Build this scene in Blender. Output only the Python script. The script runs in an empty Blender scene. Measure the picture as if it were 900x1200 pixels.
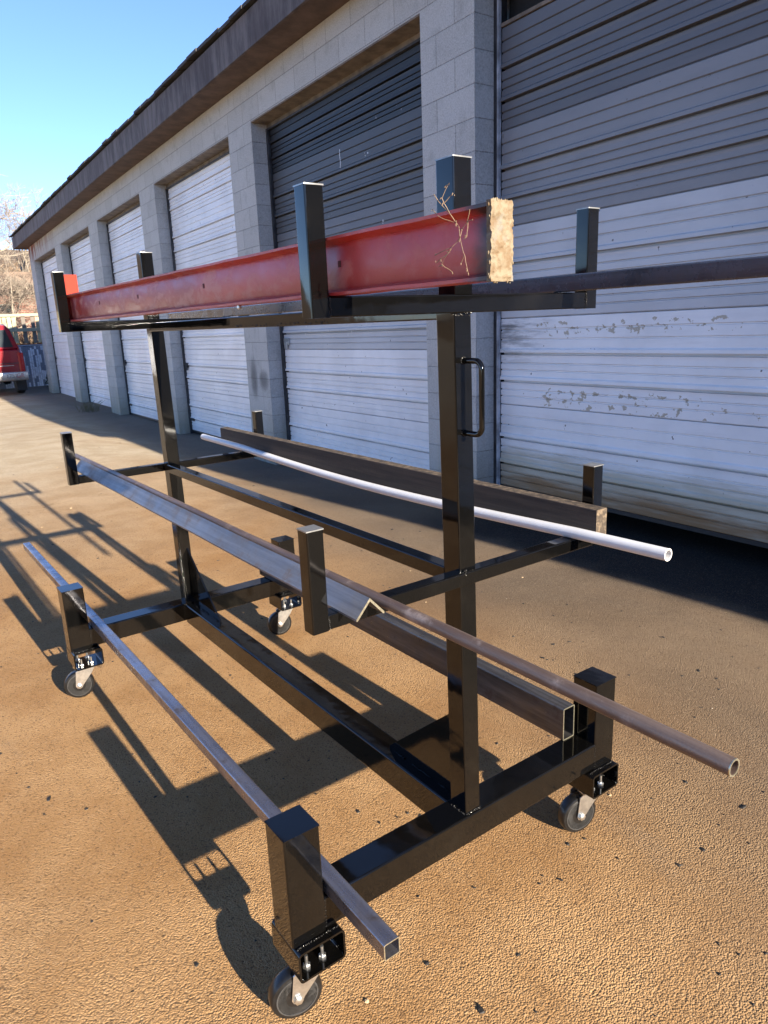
import bpy, bmesh, math, random
from mathutils import Vector, Matrix
R=math.radians
random.seed(7)
scene=bpy.context.scene
C=scene.collection

# ------------------------------------------------------------------ materials
def new_mat(name):
    m=bpy.data.materials.new(name); m.use_nodes=True
    nt=m.node_tree; b=nt.nodes['Principled BSDF']
    return m,nt,b
def N(nt,t,**kw):
    n=nt.nodes.new(t)
    for k,v in kw.items():
        if k in n.inputs.keys() if hasattr(n.inputs,'keys') else False: n.inputs[k].default_value=v
        else: setattr(n,k,v)
    return n
def L(nt,a,b): nt.links.new(a,b)
def obj_coords(nt,scale=(1,1,1)):
    tc=nt.nodes.new('ShaderNodeTexCoord'); mp=nt.nodes.new('ShaderNodeMapping')
    mp.inputs['Scale'].default_value=scale; L(nt,tc.outputs['Object'],mp.inputs['Vector'])
    return mp.outputs['Vector']
def noise(nt,vec,scale,detail=4,rough=.55,dist=0):
    n=nt.nodes.new('ShaderNodeTexNoise'); n.inputs['Scale'].default_value=scale
    n.inputs['Detail'].default_value=detail; n.inputs['Roughness'].default_value=rough
    n.inputs['Distortion'].default_value=dist
    if vec is not None: L(nt,vec,n.inputs['Vector'])
    return n.outputs['Fac']
def voro(nt,vec,scale,feature='F1',rnd=1):
    n=nt.nodes.new('ShaderNodeTexVoronoi'); n.feature=feature; n.inputs['Scale'].default_value=scale
    n.inputs['Randomness'].default_value=rnd
    L(nt,vec,n.inputs['Vector']); return n
def ramp(nt,fac,stops,interp='LINEAR'):
    r=nt.nodes.new('ShaderNodeValToRGB'); r.color_ramp.interpolation=interp
    cr=r.color_ramp
    while len(cr.elements)<len(stops): cr.elements.new(.5)
    for e,(p,c) in zip(cr.elements,stops):
        e.position=p; e.color=(c,c,c,1) if isinstance(c,(int,float)) else (*c,1)
    L(nt,fac,r.inputs['Fac']); return r.outputs['Color']
def maprange(nt,v,a,b,c=0,d=1,smooth=True):
    m=nt.nodes.new('ShaderNodeMapRange'); m.interpolation_type='SMOOTHSTEP' if smooth else 'LINEAR'
    for i,x in enumerate((a,b,c,d)): m.inputs[i+1].default_value=x
    L(nt,v,m.inputs[0]); return m.outputs[0]
def math_(nt,op,a,b=0.,clamp=False):
    m=nt.nodes.new('ShaderNodeMath'); m.operation=op; m.use_clamp=clamp
    for i,x in enumerate((a,b)):
        if isinstance(x,(int,float)): m.inputs[i].default_value=x
        else: L(nt,x,m.inputs[i])
    return m.outputs[0]
def mix(nt,fac,a,b,mode='MIX'):
    m=nt.nodes.new('ShaderNodeMix'); m.data_type='RGBA'; m.blend_type=mode
    def put(i,x):
        if isinstance(x,(int,float)): m.inputs[i].default_value=x if i==0 else (x,x,x,1)
        elif isinstance(x,tuple): m.inputs[i].default_value=(*x,1)
        else: L(nt,x,m.inputs[i])
    put(0,fac); put(6,a); put(7,b); return m.outputs[2]
def sepxyz(nt,vec):
    s=nt.nodes.new('ShaderNodeSeparateXYZ'); L(nt,vec,s.inputs[0]); return s.outputs
def bump(nt,b,h,strength,dist,normal=None):
    n=nt.nodes.new('ShaderNodeBump'); n.inputs['Strength'].default_value=strength
    n.inputs['Distance'].default_value=dist; L(nt,h,n.inputs['Height'])
    if normal is not None: L(nt,normal,n.inputs['Normal'])
    if b is not None: L(nt,n.outputs[0],b.inputs['Normal'])
    return n.outputs[0]
def setb(b,**kw):
    for k,v in kw.items():
        k=k.replace('_',' ')
        b.inputs[k].default_value=(*v,1) if isinstance(v,tuple) else v

def world_vec(nt,scale=(1,1,1)):
    g=nt.nodes.new('ShaderNodeNewGeometry'); mp=nt.nodes.new('ShaderNodeMapping')
    mp.inputs['Scale'].default_value=scale; L(nt,g.outputs['Position'],mp.inputs['Vector']); return mp.outputs['Vector']

def m_black_paint():
    m,nt,b=new_mat('gloss_black_enamel')
    setb(b,Roughness=.07,Specular_IOR_Level=.5)
    v=world_vec(nt)
    dust=noise(nt,v,9,5,.6)
    sp=noise(nt,v,420,2,.5)
    c=mix(nt,maprange(nt,dust,.52,.8),(.0022,.0021,.002),(.0055,.005,.0042))
    c=mix(nt,maprange(nt,sp,.76,.80),c,(.02,.018,.016)); L(nt,c,b.inputs['Base Color'])
    L(nt,maprange(nt,dust,.35,.75,.05,.10),b.inputs['Roughness'])
    w=noise(nt,v,14,2,.4); w2=noise(nt,v,160,3,.6)
    h=math_(nt,'ADD',w,math_(nt,'MULTIPLY',w2,.003))
    bump(nt,b,w,.10,.006)
    return m
def m_steel(name,c1,c2,c3,rough=.4,met=.75,streak=(60,3,60),scratch=True):
    m,nt,b=new_mat(name)
    v=world_vec(nt)
    mp=nt.nodes.new('ShaderNodeMapping'); mp.inputs['Scale'].default_value=streak; L(nt,v,mp.inputs['Vector'])
    s=noise(nt,mp.outputs[0],1,5,.65); n=noise(nt,v,13,6,.7)
    c=mix(nt,maprange(nt,s,.35,.68),c1,c2); c=mix(nt,maprange(nt,n,.55,.72),c,c3)
    if scratch:
        sc=noise(nt,v,150,3,.7); c=mix(nt,maprange(nt,sc,.70,.76),c,(.45,.40,.36))
    L(nt,c,b.inputs['Base Color']); b.inputs['Metallic'].default_value=met
    L(nt,maprange(nt,n,.3,.7,rough-.1,rough+.15),b.inputs['Roughness'])
    bump(nt,b,math_(nt,'ADD',s,noise(nt,v,300,3)),.25,.0008)
    return m
def m_plain(name,col,rough=.5,met=0,var=.12,scale=30,bmp=0,bdist=.001):
    m,nt,b=new_mat(name); v=world_vec(nt); n=noise(nt,v,scale,5,.6)
    lo=tuple(x*(1-var) for x in col); hi=tuple(min(1,x*(1+var)) for x in col)
    L(nt,mix(nt,maprange(nt,n,.3,.7),lo,hi),b.inputs['Base Color'])
    setb(b,Roughness=rough,Metallic=met)
    if bmp: bump(nt,b,n,bmp,bdist)
    return m
def m_red():
    m,nt,b=new_mat('faded_red_beam_paint'); v=world_vec(nt)
    mp=nt.nodes.new('ShaderNodeMapping'); mp.inputs['Scale'].default_value=(1,.5,.8); L(nt,v,mp.inputs['Vector'])
    n=noise(nt,mp.outputs[0],34,7,.65,.4); f=noise(nt,v,140,4,.7); big=noise(nt,mp.outputs[0],5,3)
    x,y,z=sepxyz(nt,v)
    c=mix(nt,maprange(nt,big,.35,.65),(.36,.022,.020),(.50,.050,.040))
    c=mix(nt,math_(nt,'MULTIPLY',maprange(nt,n,.47,.64),maprange(nt,y,-.1,.8,.25,.75)),c,(.60,.26,.20))
    c=mix(nt,math_(nt,'MULTIPLY',maprange(nt,f,.62,.72),.6),c,(.20,.03,.03))
    # scorched steel by the cut end
    e=math_(nt,'ADD',maprange(nt,y,-.36,-.26,1,0),math_(nt,'MULTIPLY',n,.6))
    c=mix(nt,maprange(nt,e,.75,1.25),c,(.045,.028,.032))
    L(nt,c,b.inputs['Base Color']); L(nt,maprange(nt,n,.3,.7,.28,.5),b.inputs['Roughness'])
    bump(nt,b,math_(nt,'ADD',n,math_(nt,'MULTIPLY',f,.4)),.35,.0015)
    return m
def m_crust():
    m,nt,b=new_mat('lumpy_cream_slag'); v=world_vec(nt)
    n=noise(nt,v,70,6,.7); n2=noise(nt,v,26,4)
    c=mix(nt,maprange(nt,n,.38,.6),(.125,.080,.040),(.175,.140,.090)); c=mix(nt,maprange(nt,n2,.55,.7),c,(.145,.135,.115))
    L(nt,c,b.inputs['Base Color']); setb(b,Roughness=.85); bump(nt,b,n,.7,.003); return m
def m_wood():
    m,nt,b=new_mat('dark_weathered_board'); v=world_vec(nt,(30,1.5,30)); vv=world_vec(nt)
    s=noise(nt,v,1.2,5,.65,.3); n=noise(nt,vv,60,5,.7)
    c=mix(nt,maprange(nt,s,.35,.65),(.020,.014,.011),(.052,.036,.026))
    g=nt.nodes.new('ShaderNodeNewGeometry'); nz=sepxyz(nt,g.outputs['Normal'])
    # planed-off top edge and sawn end show raw wood with dirt
    top=math_(nt,'MAXIMUM',maprange(nt,nz[2],.6,.9),maprange(nt,nz[1],-.6,-.9))
    raw=mix(nt,maprange(nt,n,.42,.66),(.035,.024,.015),(.14,.10,.062))
    c=mix(nt,top,c,raw); c=mix(nt,maprange(nt,n,.74,.78),c,(.42,.38,.33))
    L(nt,c,b.inputs['Base Color']); setb(b,Roughness=.8); bump(nt,b,math_(nt,'ADD',s,n),.7,.0015); return m
def m_block():
    m,nt,b=new_mat('grey_concrete_block')
    uv=nt.nodes.new('ShaderNodeUVMap'); uv.uv_map='UVMap'
    br=nt.nodes.new('ShaderNodeTexBrick'); L(nt,uv.outputs[0],br.inputs['Vector'])
    br.inputs['Scale'].default_value=1; br.inputs['Brick Width'].default_value=.4064; br.inputs['Row Height'].default_value=.2032
    br.inputs['Mortar Size'].default_value=.004; br.inputs['Mortar Smooth'].default_value=.6; br.inputs['Bias'].default_value=0
    br.inputs['Color1'].default_value=(.40,.40,.38,1); br.inputs['Color2'].default_value=(.47,.47,.45,1); br.inputs['Mortar'].default_value=(.24,.235,.22,1)
    v=obj_coords(nt); fine=noise(nt,v,95,6,.85); mid=noise(nt,v,9,5,.6); pores=voro(nt,v,120).outputs['Distance']
    c=mix(nt,math_(nt,'MULTIPLY',maprange(nt,fine,.42,.68),.8),br.outputs['Color'],(.62,.62,.61),'MIX')
    c=mix(nt,maprange(nt,fine,.30,.46,.85,0),c,(.17,.17,.165))
    c=mix(nt,math_(nt,'MULTIPLY',maprange(nt,mid,.5,.75),.4),c,(.27,.265,.25))
    x,y,z=sepxyz(nt,v)
    st=noise(nt,obj_coords(nt,(3,3,.5)),2.2,5,.6)
    c=mix(nt,math_(nt,'MULTIPLY',maprange(nt,z,.75,-.1),maprange(nt,st,.3,.6,.3,.9)),c,(.34,.31,.23))
    # rust/paint bleed near the far top corner
    far=math_(nt,'MULTIPLY',maprange(nt,y,17,21.3),math_(nt,'MULTIPLY',maprange(nt,z,3.3,3.8),maprange(nt,st,.42,.55)))
    c=mix(nt,far,c,(.22,.07,.05))
    # black spray smudge on the pier left of the dark door
    def blob(cy,cz,ry,rz):
        a=math_(nt,'DIVIDE',math_(nt,'SUBTRACT',y,cy),ry); d=math_(nt,'DIVIDE',math_(nt,'SUBTRACT',z,cz),rz)
        return math_(nt,'ADD',math_(nt,'MULTIPLY',a,a),math_(nt,'MULTIPLY',d,d))
    sm=math_(nt,'MINIMUM',blob(6.65,.83,.13,.12),blob(6.92,.85,.10,.24))
    c=mix(nt,math_(nt,'MULTIPLY',maprange(nt,math_(nt,'ADD',sm,math_(nt,'MULTIPLY',mid,1.2)),2.2,.5),.6),c,(.035,.035,.038))
    L(nt,c,b.inputs['Base Color']); setb(b,Roughness=.9,Specular_IOR_Level=.2)
    h=math_(nt,'SUBTRACT',math_(nt,'MULTIPLY',fine,.35),math_(nt,'MULTIPLY',br.outputs['Fac'],.9))
    h=math_(nt,'SUBTRACT',h,maprange(nt,pores,.02,.18,.25,0)); bump(nt,b,h,.8,.005)
    return m
def m_door(name,col,dirt=0,rough=.45,peel=0):
    m,nt,b=new_mat(name); v=obj_coords(nt); x,y,z=sepxyz(nt,v)
    big=noise(nt,v,1.3,5,.6); st=noise(nt,obj_coords(nt,(4,1,9)),1.6,6,.65); f=noise(nt,v,55,5,.7)
    lo=tuple(a*.86 for a in col); c=mix(nt,maprange(nt,big,.35,.65),lo,col)
    c=mix(nt,math_(nt,'MULTIPLY',maprange(nt,st,.5,.72),.35),c,tuple(a*.72 for a in col))
    spots=noise(nt,v,21,3,.5)
    c=mix(nt,maprange(nt,spots,.735,.745),c,(.16,.15,.15))
    if peel:
        pv=noise(nt,obj_coords(nt,(1,1,1.4)),13,6,.66); reg=math_(nt,'MAXIMUM',math_(nt,'MULTIPLY',maprange(nt,z,.97,.88),maprange(nt,z,.787,.795)),math_(nt,'MULTIPLY',maprange(nt,z,1.37,1.34),maprange(nt,z,1.20,1.29,0,.9)))
        reg=math_(nt,'MULTIPLY',reg,math_(nt,'MULTIPLY',maprange(nt,y,1.0,1.5,.5,1),maprange(nt,y,2.62,2.45,.4,1)))
        k=maprange(nt,math_(nt,'MULTIPLY',pv,maprange(nt,reg,0,1,.82,1.1)),.618,.622)
        c=mix(nt,k,c,(.42,.38,.31))
        # grime by the jamb
        gn=noise(nt,obj_coords(nt,(1,.5,4)),7,6,.7)
        k2=math_(nt,'MULTIPLY',maprange(nt,math_(nt,'ADD',y,math_(nt,'MULTIPLY',gn,.7)),2.72,3.25),math_(nt,'MULTIPLY',maprange(nt,z,.95,1.36),maprange(nt,gn,.35,.62)))
        c=mix(nt,math_(nt,'MULTIPLY',k2,.85),c,(.06,.06,.06))
    if dirt:
        d=math_(nt,'ADD',maprange(nt,z,.60,.20,0,1.15),math_(nt,'MULTIPLY',math_(nt,'SUBTRACT',st,.5),.9))
        c=mix(nt,math_(nt,'MULTIPLY',maprange(nt,d,.15,.7),.8),c,(.42,.37,.25))
        c=mix(nt,maprange(nt,d,.78,1.2),c,(.25,.145,.065))
    L(nt,c,b.inputs['Base Color']); setb(b,Roughness=rough); bump(nt,b,f,.15,.002)
    return m
def m_ground():
    m,nt,b=new_mat('rust_stained_asphalt'); v=world_vec(nt); x,y,z=sepxyz(nt,v)
    big=noise(nt,v,.35,6,.6,.6); mid=noise(nt,v,2.2,6,.62,.3); g1=noise(nt,v,250,3,.62); g2=noise(nt,v,520,3,.6); md2=noise(nt,v,.9,5,.6,.4)
    # real stain map: orange rust wash around the rack, paler worn lot behind, greyer to the right
    orange=mix(nt,maprange(nt,mid,.35,.66),(.285,.152,.056),(.39,.230,.100))
    pale=mix(nt,maprange(nt,mid,.35,.65),(.40,.31,.195),(.50,.41,.285))
    grey=mix(nt,maprange(nt,md2,.35,.65),(.108,.078,.051),(.172,.125,.080))
    far=math_(nt,'MULTIPLY',math_(nt,'ADD',maprange(nt,y,2.2,9.0),math_(nt,'MULTIPLY',math_(nt,'SUBTRACT',big,.5),1.5),True),maprange(nt,y,1.5,4.5))
    c=mix(nt,far,orange,pale)
    r=math_(nt,'ADD',maprange(nt,math_(nt,'ADD',x,math_(nt,'MULTIPLY',y,-.22)),-.05,1.35),math_(nt,'MULTIPLY',math_(nt,'SUBTRACT',big,.5),1.2),True)
    r=math_(nt,'MULTIPLY',r,maprange(nt,y,9,5)); c=mix(nt,r,c,grey)
    # darker grey strip along the doors
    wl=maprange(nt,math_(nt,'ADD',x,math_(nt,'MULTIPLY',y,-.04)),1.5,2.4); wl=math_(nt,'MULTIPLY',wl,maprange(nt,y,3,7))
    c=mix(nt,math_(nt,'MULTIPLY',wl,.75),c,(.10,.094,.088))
    # grey scuffs and darker patches
    sc=noise(nt,world_vec(nt,(1,.35,1)),3.1,6,.6,.5); c=mix(nt,math_(nt,'MULTIPLY',maprange(nt,sc,.62,.76),.3),c,(.16,.125,.09))
    # near-black apron at the open door
    blk=math_(nt,'ADD',maprange(nt,x,1.75,2.35),math_(nt,'MULTIPLY',math_(nt,'SUBTRACT',mid,.5),.7))
    blk=math_(nt,'MULTIPLY',maprange(nt,blk,.35,.95),maprange(nt,y,3.4,2.3)); c=mix(nt,blk,c,(.012,.012,.013))
    # aggregate: lighter grains and dark pits
    vo=voro(nt,v,230); gr=vo.outputs['Distance']; vc=sepxyz(nt,vo.outputs['Color'])[0]
    c=mix(nt,math_(nt,'MULTIPLY',maprange(nt,vc,.80,.95),.35),c,mix(nt,.3,c,(.60,.46,.30))); c=mix(nt,math_(nt,'MULTIPLY',maprange(nt,vc,.16,.03),.6),c,(.07,.038,.018))
    c=mix(nt,math_(nt,'MULTIPLY',maprange(nt,g1,.56,.72),.55),c,mix(nt,.4,c,(.44,.32,.20)))
    c=mix(nt,math_(nt,'MULTIPLY',maprange(nt,g1,.44,.32),.75),c,(.09,.05,.024))
    c=mix(nt,math_(nt,'MULTIPLY',maprange(nt,g2,.70,.76),.3),c,(.50,.42,.30))
    tar=noise(nt,v,24,3,.6,.3); c=mix(nt,math_(nt,'MULTIPLY',maprange(nt,tar,.745,.755),.9),c,(.014,.012,.01))
    # hairline cracks
    wv=nt.nodes.new('ShaderNodeVectorMath'); wv.operation='ADD'; L(nt,v,wv.inputs[0])
    nn=nt.nodes.new('ShaderNodeTexNoise'); nn.inputs['Scale'].default_value=1.6; nn.inputs['Detail'].default_value=6; L(nt,v,nn.inputs['Vector'])
    L(nt,nn.outputs['Color'],wv.inputs[1])
    cr=voro(nt,wv.outputs[0],.55,'DISTANCE_TO_EDGE').outputs['Distance']
    ck=math_(nt,'MULTIPLY',maprange(nt,cr,.0026,.0006),math_(nt,'MULTIPLY',maprange(nt,md2,.54,.62),maprange(nt,y,1.6,2.4))); c=mix(nt,math_(nt,'MULTIPLY',ck,.75),c,(.05,.035,.025))
    L(nt,c,b.inputs['Base Color']); setb(b,Roughness=.88,Specular_IOR_Level=.25)
    h=math_(nt,'ADD',math_(nt,'MULTIPLY',g1,1.0),math_(nt,'MULTIPLY',g2,.25))
    h=math_(nt,'ADD',h,math_(nt,'MULTIPLY',math_(nt,'SUBTRACT',math_(nt,'MULTIPLY',vc,.8),math_(nt,'MULTIPLY',gr,1.3)),math_(nt,'ADD',maprange(nt,mid,.3,.7,.4,1.1),0.))); h=math_(nt,'SUBTRACT',h,math_(nt,'MULTIPLY',ck,1.5))
    nrm=bump(nt,None,h,1.0,.0027)
    bump(nt,b,math_(nt,'ADD',mid,math_(nt,'MULTIPLY',noise(nt,v,9,4,.6),.35)),.05,.02,nrm)
    return m

BLACK=m_black_paint()
WELD=m_plain('painted_weld_bead',(.035,.033,.03),.16,.3,.6,300,1,.002)
ZINC=m_plain('zinc_plated_steel',(.62,.62,.60),.28,.95,.15,60)
CAPEDGE=m_plain('bare_cap_edge',(.30,.30,.29),.30,.6,.15,60)
RUBBER=m_plain('grey_black_rubber',(.006,.0062,.0066),.30,0,.3,90,.1,.001)
HUBPL=m_plain('dark_wheel_hub',(.035,.035,.035),.35,.1,.2,60)
STEEL_SQ=m_steel('mill_scale_square_tube',(.22,.21,.235),(.34,.33,.36),(.15,.11,.09),.27,.85,(60,2,60))
STEEL_AN=m_steel('blue_grey_angle_steel',(.14,.138,.145),(.25,.245,.25),(.17,.12,.095),.42,.6,(40,1.2,40))
STEEL_RT=m_steel('dark_rect_tube_steel',(.075,.070,.070),(.155,.148,.145),(.085,.058,.045),.36,.75,(70,2,30))
STEEL_PI=m_steel('brown_rusty_pipe',(.105,.070,.055),(.19,.14,.115),(.29,.23,.20),.45,.4,(50,3,50))
STEEL_BAR=m_steel('dark_grey_flat_bar',(.045,.043,.050),(.085,.082,.09),(.065,.056,.05),.24,.35,(40,1,40),False)
STEEL_BAR.node_tree.nodes['Principled BSDF'].inputs['Coat Weight'].default_value=.8
STEEL_BAR.node_tree.nodes['Principled BSDF'].inputs['Coat Roughness'].default_value=.12
SAWN=m_plain('bright_sawn_steel',(.62,.57,.42),.3,.9,.25,200)
PVC=m_plain('white_pvc_plastic',(.62,.61,.60),.28,0,.05,12)
RED=m_red(); REDPL=m_plain('bright_red_plate_paint',(.24,.022,.010),.9,0,.15,18)
CRUST=m_crust(); WOOD=m_wood(); BLOCK=m_block(); GROUND=m_ground()
STRAW=m_plain('dry_straw_weed',(.20,.135,.08),.7,0,.3,80)
SLOTMARK=m_plain('slot_shade_mark',(.10,.015,.012),.8)
D_WHITE=m_door('white_door_paint',(.84,.84,.85))
D_STAIN=m_door('white_door_paint_peeling',(.80,.81,.83),0,.45,1)
D_DIRT=m_door('white_door_paint_mudstained',(.80,.81,.83),1,.5,1)
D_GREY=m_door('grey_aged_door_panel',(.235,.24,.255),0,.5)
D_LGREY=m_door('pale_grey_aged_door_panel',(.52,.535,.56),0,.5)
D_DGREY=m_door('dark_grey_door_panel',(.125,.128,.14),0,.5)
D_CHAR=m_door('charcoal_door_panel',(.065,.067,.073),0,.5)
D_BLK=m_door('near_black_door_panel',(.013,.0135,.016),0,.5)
TRACK=m_plain('dark_jamb_metal',(.045,.045,.048),.5,.3,.4,12,.2,.003)
TRACKW=m_plain('pale_jamb_strip',(.36,.38,.42),.45,.1,.5,7)
HEADER=m_plain('brown_header_timber',(.17,.14,.11),.8,0,.35,8,.3,.004)
def m_fascia():
    m,nt,b=new_mat('weathered_brown_fascia'); v=obj_coords(nt,(1,1,.25)); n=noise(nt,v,7,6,.7); bb=noise(nt,obj_coords(nt),1.1,4)
    c=mix(nt,maprange(nt,n,.35,.65),(.060,.045,.040),(.145,.120,.112)); c=mix(nt,math_(nt,'MULTIPLY',maprange(nt,bb,.5,.7),.5),c,(.05,.03,.026))
    L(nt,c,b.inputs['Base Color']); setb(b,Roughness=.75); bump(nt,b,n,.5,.006); return m
FASCIA=m_fascia(); SOFFIT=m_plain('dark_brown_soffit',(.105,.068,.050),.8,0,.3,5,.3,.004)
SHINGLE=m_plain('dark_roof_shingle',(.045,.042,.042),.85,0,.3,9,.4,.006)
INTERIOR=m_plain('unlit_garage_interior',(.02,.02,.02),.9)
TRUCKRED=m_plain('red_car_paint',(.22,.006,.010),.22,0,.08,3)
TRUCKRED.node_tree.nodes['Principled BSDF'].inputs['Coat Weight'].default_value=.6
CHROME=m_plain('dull_chrome',(.72,.70,.66),.22,.9,.1,10)
GLASS=m_plain('dark_car_glass',(.03,.035,.035),.06,0,.1,4)
BLKPL=m_plain('black_trim_plastic',(.02,.02,.021),.5)
TAIL=m_plain('red_lamp_lens',(.32,.01,.012),.12,0,.1,30)
BARKPALE=m_plain('pale_tan_bark',(.22,.18,.135),.85,0,.3,6); BARKDK=m_plain('brown_grey_bark',(.085,.062,.048),.85,0,.3,6)
DRYBRUSH=m_plain('dry_brush_twigs',(.20,.135,.08),.85,0,.5,3)
GREENLEAF=m_plain('dark_green_leaf',(.035,.065,.032),.6,0,.5,12)

# ------------------------------------------------------------------ helpers
def link(o,parent=None):
    if o.name.startswith(('weld_bead','slat_infill')): o['kind']='stuff'
    C.objects.link(o)
    if parent is not None: o.parent=parent
    return o
def obj(name,bm,m,parent=None,smooth=True,wn=False):
    me=bpy.data.meshes.new(name)
    bmesh.ops.recalc_face_normals(bm,faces=bm.faces)
    bm.to_mesh(me); bm.free()
    for mm in (m if isinstance(m,(list,tuple)) else [m]): me.materials.append(mm)
    if smooth:
        for p in me.polygons: p.use_smooth=True
        me.set_sharp_from_angle(angle=R(40))
    o=bpy.data.objects.new(name,me); link(o,parent)
    if wn:
        w=o.modifiers.new('wn','WEIGHTED_NORMAL'); w.keep_sharp=True; w.weight=80
    return o
def tag(o,label=None,cat=None,group=None,kind=None):
    if label: o['label']=label
    if cat: o['category']=cat
    if group: o['group']=group
    if kind: o['kind']=kind
    return o
def empty(name,loc=(0,0,0),mat=None):
    o=bpy.data.objects.new(name,None); o.empty_display_size=.2; link(o)
    if mat is not None: o.matrix_world=mat
    else: o.location=loc
    return o
def box(bm,x0,x1,y0,y1,z0,z1):
    vs=[bm.verts.new(p) for p in [(x0,y0,z0),(x1,y0,z0),(x1,y1,z0),(x0,y1,z0),(x0,y0,z1),(x1,y0,z1),(x1,y1,z1),(x0,y1,z1)]]
    for f in [(3,2,1,0),(4,5,6,7),(0,1,5,4),(1,2,6,5),(2,3,7,6),(3,0,4,7)]: bm.faces.new([vs[i] for i in f])
    return vs
def rrect(w,h,r,seg=3):
    pts=[]
    for cx,cy,a in ((w/2-r,h/2-r,0),(-w/2+r,h/2-r,90),(-w/2+r,-h/2+r,180),(w/2-r,-h/2+r,270)):
        for k in range(seg+1):
            t=R(a+90*k/seg); pts.append((cx+r*math.cos(t),cy+r*math.sin(t)))
    return pts
def frame(d,up=None):
    d=Vector(d).normalized()
    up=Vector(up) if up is not None else (Vector((0,0,1)) if abs(d.z)<.9 else Vector((0,1,0)))
    u=up.cross(d).normalized(); v=d.cross(u); return u,v,d
def tube(bm,a,b,w,h,r=.003,t=0,up=None,seg=3,steps=1,bend=None):
    """rectangular tube from a to b, w across, h along up; t=wall thickness (0 = closed solid look)"""
    a=Vector(a);b=Vector(b);u,v,d=frame(b-a,up); P=rrect(w,h,r,seg)
    def ring(P,s):
        c=a.lerp(b,s)+(bend(s) if bend else Vector())
        return [bm.verts.new(c+u*x+v*y) for x,y in P]
    def skin(r0,r1,fl=False):
        n=len(r0)
        for i in range(n):
            f=[r0[i],r0[(i+1)%n],r1[(i+1)%n],r1[i]]
            bm.faces.new(f[::-1] if fl else f)
    rs=[ring(P,k/steps) for k in range(steps+1)]
    for k in range(steps): skin(rs[k],rs[k+1])
    if t:
        Q=rrect(w-2*t,h-2*t,max(r-t,.0008),seg); qs=[ring(Q,k/steps) for k in range(steps+1)]
        for k in range(steps): skin(qs[k],qs[k+1],True)
        for A,B in ((rs[0],qs[0]),(rs[-1],qs[-1])): skin(A,B)
    else:
        bm.faces.new(rs[0]); bm.faces.new(rs[-1])
def rod(bm,pts,r,n=10,cap=True):
    pts=[Vector(p) for p in pts]; rr=r if isinstance(r,(list,tuple)) else [r]*len(pts)
    rings=[]; pu=None
    for i,p in enumerate(pts):
        d=(pts[min(i+1,len(pts)-1)]-pts[max(i-1,0)]).normalized()
        if pu is None: u,v,_=frame(d)
        else:
            u=(pu-d*pu.dot(d)).normalized(); v=d.cross(u)
        pu=u
        rings.append([bm.verts.new(p+(u*math.cos(2*math.pi*k/n)+v*math.sin(2*math.pi*k/n))*rr[i]) for k in range(n)])
    for A,B in zip(rings,rings[1:]):
        for k in range(n): bm.faces.new([A[k],A[(k+1)%n],B[(k+1)%n],B[k]])
    if cap: bm.faces.new(rings[0]); bm.faces.new(rings[-1])
def pipe(bm,pts,ro,ri,n=24):
    pts=[Vector(p) for p in pts]; rings=[]
    for rad in (ro,ri):
        rg=[]
        for i,p in enumerate(pts):
            d=(pts[min(i+1,len(pts)-1)]-pts[max(i-1,0)]).normalized(); u,v,_=frame(d)
            rg.append([bm.verts.new(p+(u*math.cos(2*math.pi*k/n)+v*math.sin(2*math.pi*k/n))*rad) for k in range(n)])
        rings.append(rg)
    for q,rg in enumerate(rings):
        for A,B in zip(rg,rg[1:]):
            for k in range(n): bm.faces.new([A[k],A[(k+1)%n],B[(k+1)%n],B[k]])
    for e in (0,-1):
        A,B=rings[0][e],rings[1][e]
        for k in range(n): bm.faces.new([A[k],A[(k+1)%n],B[(k+1)%n],B[k]])
def lathe(bm,prof,c,axis='y',n=40):
    rings=[]
    for r,h in prof:
        ring=[]
        for k in range(n):
            a=2*math.pi*k/n; x,z=r*math.cos(a),r*math.sin(a)
            ring.append(bm.verts.new((c[0]+x,c[1]+h,c[2]+z) if axis=='y' else ((c[0]+h,c[1]+x,c[2]+z) if axis=='x' else (c[0]+x,c[1]+z,c[2]+h))))
        rings.append(ring)
    for A,B in zip(rings,rings[1:]):
        for k in range(n): bm.faces.new([A[k],A[(k+1)%n],B[(k+1)%n],B[k]])
    bm.faces.new(rings[0]); bm.faces.new(rings[-1])
def weld(bm,a,b,n=14,r=.0016,j=.001):
    a=Vector(a);b=Vector(b); rnd=random.Random(int((a.x+a.y*7+a.z*13)*1000))
    for i in range(n):
        p=a.lerp(b,(i+.5)/n)+Vector((rnd.uniform(-j,j),rnd.uniform(-j,j),rnd.uniform(-j,j)))
        bmesh.ops.create_icosphere(bm,subdivisions=1,radius=r*rnd.uniform(.6,1.3),matrix=Matrix.Translation(p))
BM=bmesh.new

# ================================================================== camera
cam=bpy.data.cameras.new('camera'); co=bpy.data.objects.new('camera',cam); link(co)
CP=Vector((-.97,-1.0327,1.3543)); yaw,pit,rol=.6222,-.2575,-.0419
F=Vector((math.sin(yaw)*math.cos(pit),math.cos(yaw)*math.cos(pit),math.sin(pit)))
r0=F.cross(Vector((0,0,1))).normalized(); u0=r0.cross(F)
rr=r0*math.cos(rol)+u0*math.sin(rol); uu=-r0*math.sin(rol)+u0*math.cos(rol)
co.matrix_world=Matrix(((rr.x,uu.x,-F.x,CP.x),(rr.y,uu.y,-F.y,CP.y),(rr.z,uu.z,-F.z,CP.z),(0,0,0,1)))
cam.sensor_fit='VERTICAL'; cam.sensor_height=36; cam.sensor_width=27; cam.lens=845.7/1200*36
cam.clip_start=.05; cam.clip_end=2000
scene.camera=co
scene.render.resolution_x=768; scene.render.resolution_y=1024

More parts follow.
